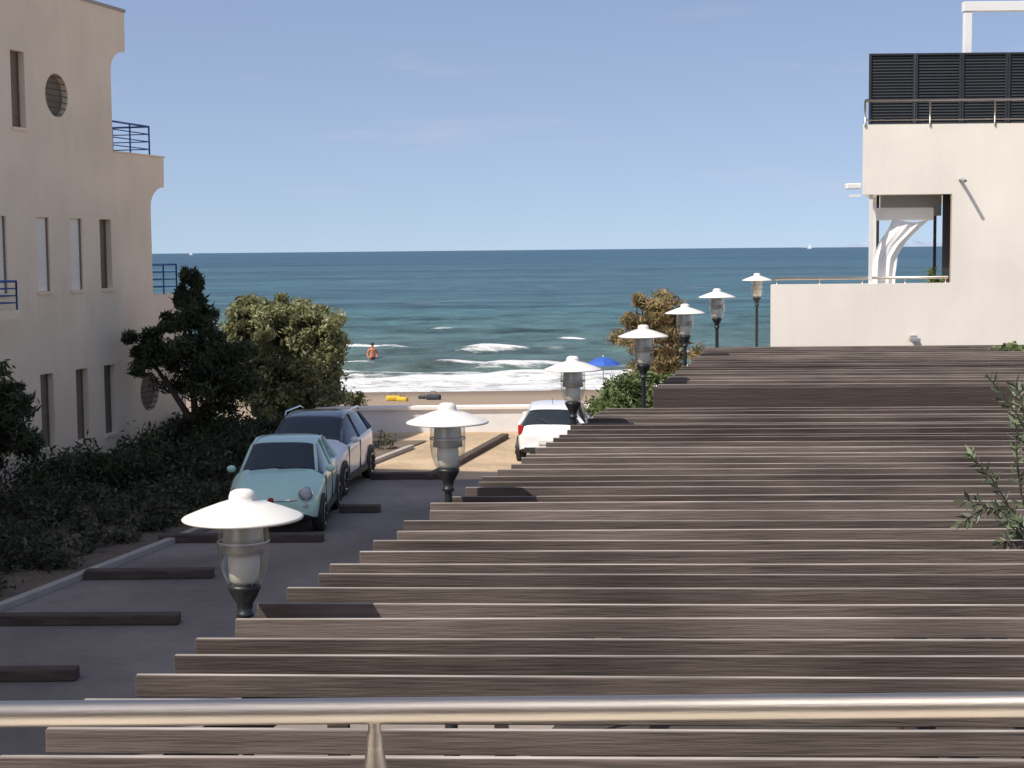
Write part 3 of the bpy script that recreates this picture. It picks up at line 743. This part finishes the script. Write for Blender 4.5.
# hedge mass in planting strip
cl=[]
for i in range(330):
    Yp=random.uniform(18.5,38.5); off=random.uniform(-18.1,-13.0)
    t=(off+18.1)/5.2
    h=random.uniform(.14,.46)*(1.3-.6*t)
    r_=random.uniform(.22,.5)
    cl.append(((off+SH*Yp,Yp,.03+h*.6),(r_,r_,h)))
leaves('hedge',cl,170,.045,L_shrub,None,3.0,1.5)
cl=[]
for i in range(80):
    Yp=random.uniform(31,39.5); off=random.uniform(-17.9,-15.4); h=random.uniform(.25,.5)
    cl.append(((off+SH*Yp,Yp,.15+h*.7),(.35,.35,h)))
leaves('shrub',cl,220,.05,L_dark,None,3.0,1.6)
cl=[((random.uniform(-8.4,-4.8),random.uniform(37.8,40.2),random.uniform(.1,.6)),(.38,.38,.32)) for _ in range(60)]
leaves('bush',cl,190,.05,L_dark,None,2.8)

# leafy branches growing through the pergola on the right
br=empty('leafy_branch'); g=MB(); LV=[];LF=[]
def spray(p0,p1,bow,nl,ll):
    p0=Vector(p0);p1=Vector(p1); pts=[]
    for i in range(9):
        t=i/8; pts.append(p0.lerp(p1,t)+Vector(bow)*math.sin(math.pi*t)+Vector((random.uniform(-.01,.01),0,random.uniform(-.01,.01))))
    g.tube(pts,[.008*(1-.8*i/8)+.002 for i in range(9)],6)
    for i in range(nl):
        t=.12+.88*i/nl; k=min(7,int(t*8)); f_=t*8-k; p=pts[k].lerp(pts[k+1],f_)
        d=(pts[k+1]-pts[k]).normalized()
        side=Vector((random.gauss(0,1),random.gauss(0,1),random.gauss(0,1))); side=(side-d*side.dot(d)).normalized()
        ld=(d*.75+side*.8+Vector((0,0,-.1))).normalized(); L_=ll*random.uniform(.6,1.2)
        wv=ld.cross(Vector((random.gauss(0,1),random.gauss(0,1),random.gauss(0,1)))).normalized()*L_*.12
        o=len(LV); LV.extend([p,p+ld*L_*.45+wv,p+ld*L_,p+ld*L_*.45-wv]); LF.append((o,o+1,o+2,o+3))
B0=(4.12,12.3,2.3)
spray(B0,(3.68,12.3,3.80),(.16,0,.1),70,.12)
spray(B0,(3.52,12.2,3.20),(-.02,0,.12),64,.12)
spray(B0,(3.50,12.2,2.85),(.0,0,.10),56,.12)
spray((4.02,12.3,2.9),(3.90,12.3,3.75),(.05,0,0),50,.12)
spray((4.05,12.3,2.6),(3.45,12.2,2.62),(0,0,.16),46,.11)
spray(B0,(3.85,12.1,3.45),(-.05,0,.0),64,.12)
spray(B0,(4.0,12.2,3.6),(.05,0,.0),64,.12)
spray(B0,(3.6,12.1,2.40),(0,0,.16),50,.11)
spray(B0,(4.15,12.1,3.1),(.03,0,.0),50,.12)
spray(B0,(3.75,12.0,2.72),(0,0,.12),40,.11)
g.tube([(4.35,12.35,0),(4.25,12.3,1.2),B0],[.03,.022,.012],8)
g.obj('stems',M_bark,br,smooth=True); obj('foliage',LV,LF,L_branch,br)
cl=[((random.uniform(9.45,10.6),random.uniform(30.2,31.2),random.uniform(2.72,2.84)),(.22,.28,.07)) for _ in range(12)]
leaves('ivy',cl,90,.055,L_green,None,2.0)
pp=empty('potted_plant')
lathe('pot',[(.001,0),(.12,0),(.16,.72),(.17,.75),(.14,.75),(.13,.70),(.001,.70)],M_stone,pp,20,loc=(9.12,34.1,3.06))
leaves('leaves',[((9.1+random.uniform(-.12,.12),34.1+random.uniform(-.05,.05),4.0+random.uniform(-.1,.2)),(.1,.08,.14)) for _ in range(7)],60,.05,L_green,pp,3)

# ------------------------------------------------------------------ beach things
M_pblue=mat('parasol_canvas',(.03,.10,.42),.7,var=.1)
pa=empty('beach_parasol',(3.45,60,gz(60)),0)
lathe('canopy',[(.001,1.55),(.25,1.50),(.5,1.38),(.68,1.24),(.66,1.24),(.3,1.46)],M_pblue,pa,8,smooth=False)
lathe('pole',[(.02,-.2),(.02,1.58),(.001,1.62)],M_whitemetal,pa,10)
M_yel=mat('yellow_fabric',(.62,.42,.03),.7,var=.1)
M_navy=mat('navy_fabric',(.03,.035,.05),.7,var=.2)
def bag(x,y,m,s=.6):
    e=empty('beach_bag',(x,y,gz(y))); e.scale=(s,s,s); e.rotation_euler=(0,0,random.uniform(-.5,.5))
    obj('bag_body',*boxdata(-.36,.36,-.15,.15,0,.26),m,e,bevel=.08)
    g=MB(); g.tube([(-.15,0,.24),(-.12,0,.40),(.12,0,.40),(.15,0,.24)],.015,6); g.obj('handles',M_navy,e)
bag(-4.42,59,M_yel,.75); bag(-4.05,58.6,M_yel,.6); bag(-2.95,59.5,M_navy,.8); bag(-3.4,60.4,M_navy,.5)
def person(x,y,z):
    e=empty('bather',(x,y,z),.3)
    J={'pel':(0,0,.95,.15,.11),'wst':(0,0,1.10,.135,.10),'chs':(0,0,1.32,.165,.115),'nk0':(0,0,1.46,.07,.07),'nk':(0,0,1.53,.055,.055),'hd':(0,-.01,1.64,.085,.10),'tp':(0,0,1.74,.06,.07),
       'sl':(.19,0,1.42,.06,.06),'el':(.27,.03,1.15,.045,.045),'hl':(.20,-.16,1.0,.033,.033),'fl':(.16,-.24,.98,.03,.018),
       'sr':(-.19,0,1.42,.06,.06),'er':(-.29,.03,1.16,.045,.045),'hr':(-.26,-.14,.97,.033,.033),'fr':(-.24,-.22,.93,.03,.018),
       'hpl':(.10,0,.88,.095,.095),'knl':(.11,-.02,.48,.06,.06),'anl':(.12,.02,.08,.04,.04),'ftl':(.13,-.14,.03,.04,.03),
       'hpr':(-.10,0,.88,.095,.095),'knr':(-.12,.03,.48,.06,.06),'anr':(-.13,.05,.08,.04,.04),'ftr':(-.14,-.11,.03,.04,.03)}
    E=[('pel','wst'),('wst','chs'),('chs','nk0'),('nk0','nk'),('nk','hd'),('hd','tp'),('chs','sl'),('sl','el'),('el','hl'),('hl','fl'),('chs','sr'),('sr','er'),('er','hr'),('hr','fr'),
       ('pel','hpl'),('hpl','knl'),('knl','anl'),('anl','ftl'),('pel','hpr'),('hpr','knr'),('knr','anr'),('anr','ftr')]
    ks=list(J); me=bpy.data.meshes.new('body'); me.from_pydata([J[k][:3] for k in ks],[(ks.index(a),ks.index(b)) for a,b in E],[])
    o=bpy.data.objects.new('body',me); COL.objects.link(o); o.parent=e
    me.materials.append(mat('sunburnt_skin',(.62,.20,.10),.6,var=.1))
    o.modifiers.new('skin','SKIN')
    for i,k in enumerate(ks):
        me.skin_vertices[0].data[i].radius=J[k][3:5]; me.skin_vertices[0].data[i].use_root=(i==0)
    s=o.modifiers.new('s','SUBSURF'); s.levels=2; s.render_levels=2
    ellip('hair',(0,.015,1.70),(.10,.115,.10),mat('hair',(.03,.02,.015),.8,var=.2),e)
    ellip('shorts',(0,0,.93),(.17,.13,.14),M_navy,e)
person(-7.75,88.5,-2.05)
def boat(x,y,h,s):
    e=empty('sailing_boat',(x,y,-1.2))
    v=[];f=[]
    for t in range(9):
        u=t/8*2-1; wv=s*.16*(1-abs(u)**2.2)+.01; v+=[(u*s,-wv,s*.16),(u*s*.94,0,-.2),(u*s,wv,s*.16)]
        if t: a=3*(t-1); f+=[(a,a+1,a+4,a+3),(a+1,a+2,a+5,a+4),(a+2,a,a+3,a+5)]
    obj('hull',v,f,M_whitemetal,e)
    obj('main_sail',[(0,0,s*.3),(s*.75,0,s*.35),(0,0,h)],[(0,1,2)],M_fabric,e)
    obj('jib',[(-.1*s,.1,s*.3),(-s*.85,0,s*.3),(-.05*s,.1,h*.85)],[(0,1,2)],M_fabric,e)
    tube('mast',[(0,0,0),(0,0,h*1.03)],.1,M_grey,e)
boat(748,4000,19,6.5); boat(-800,4000,9,5)
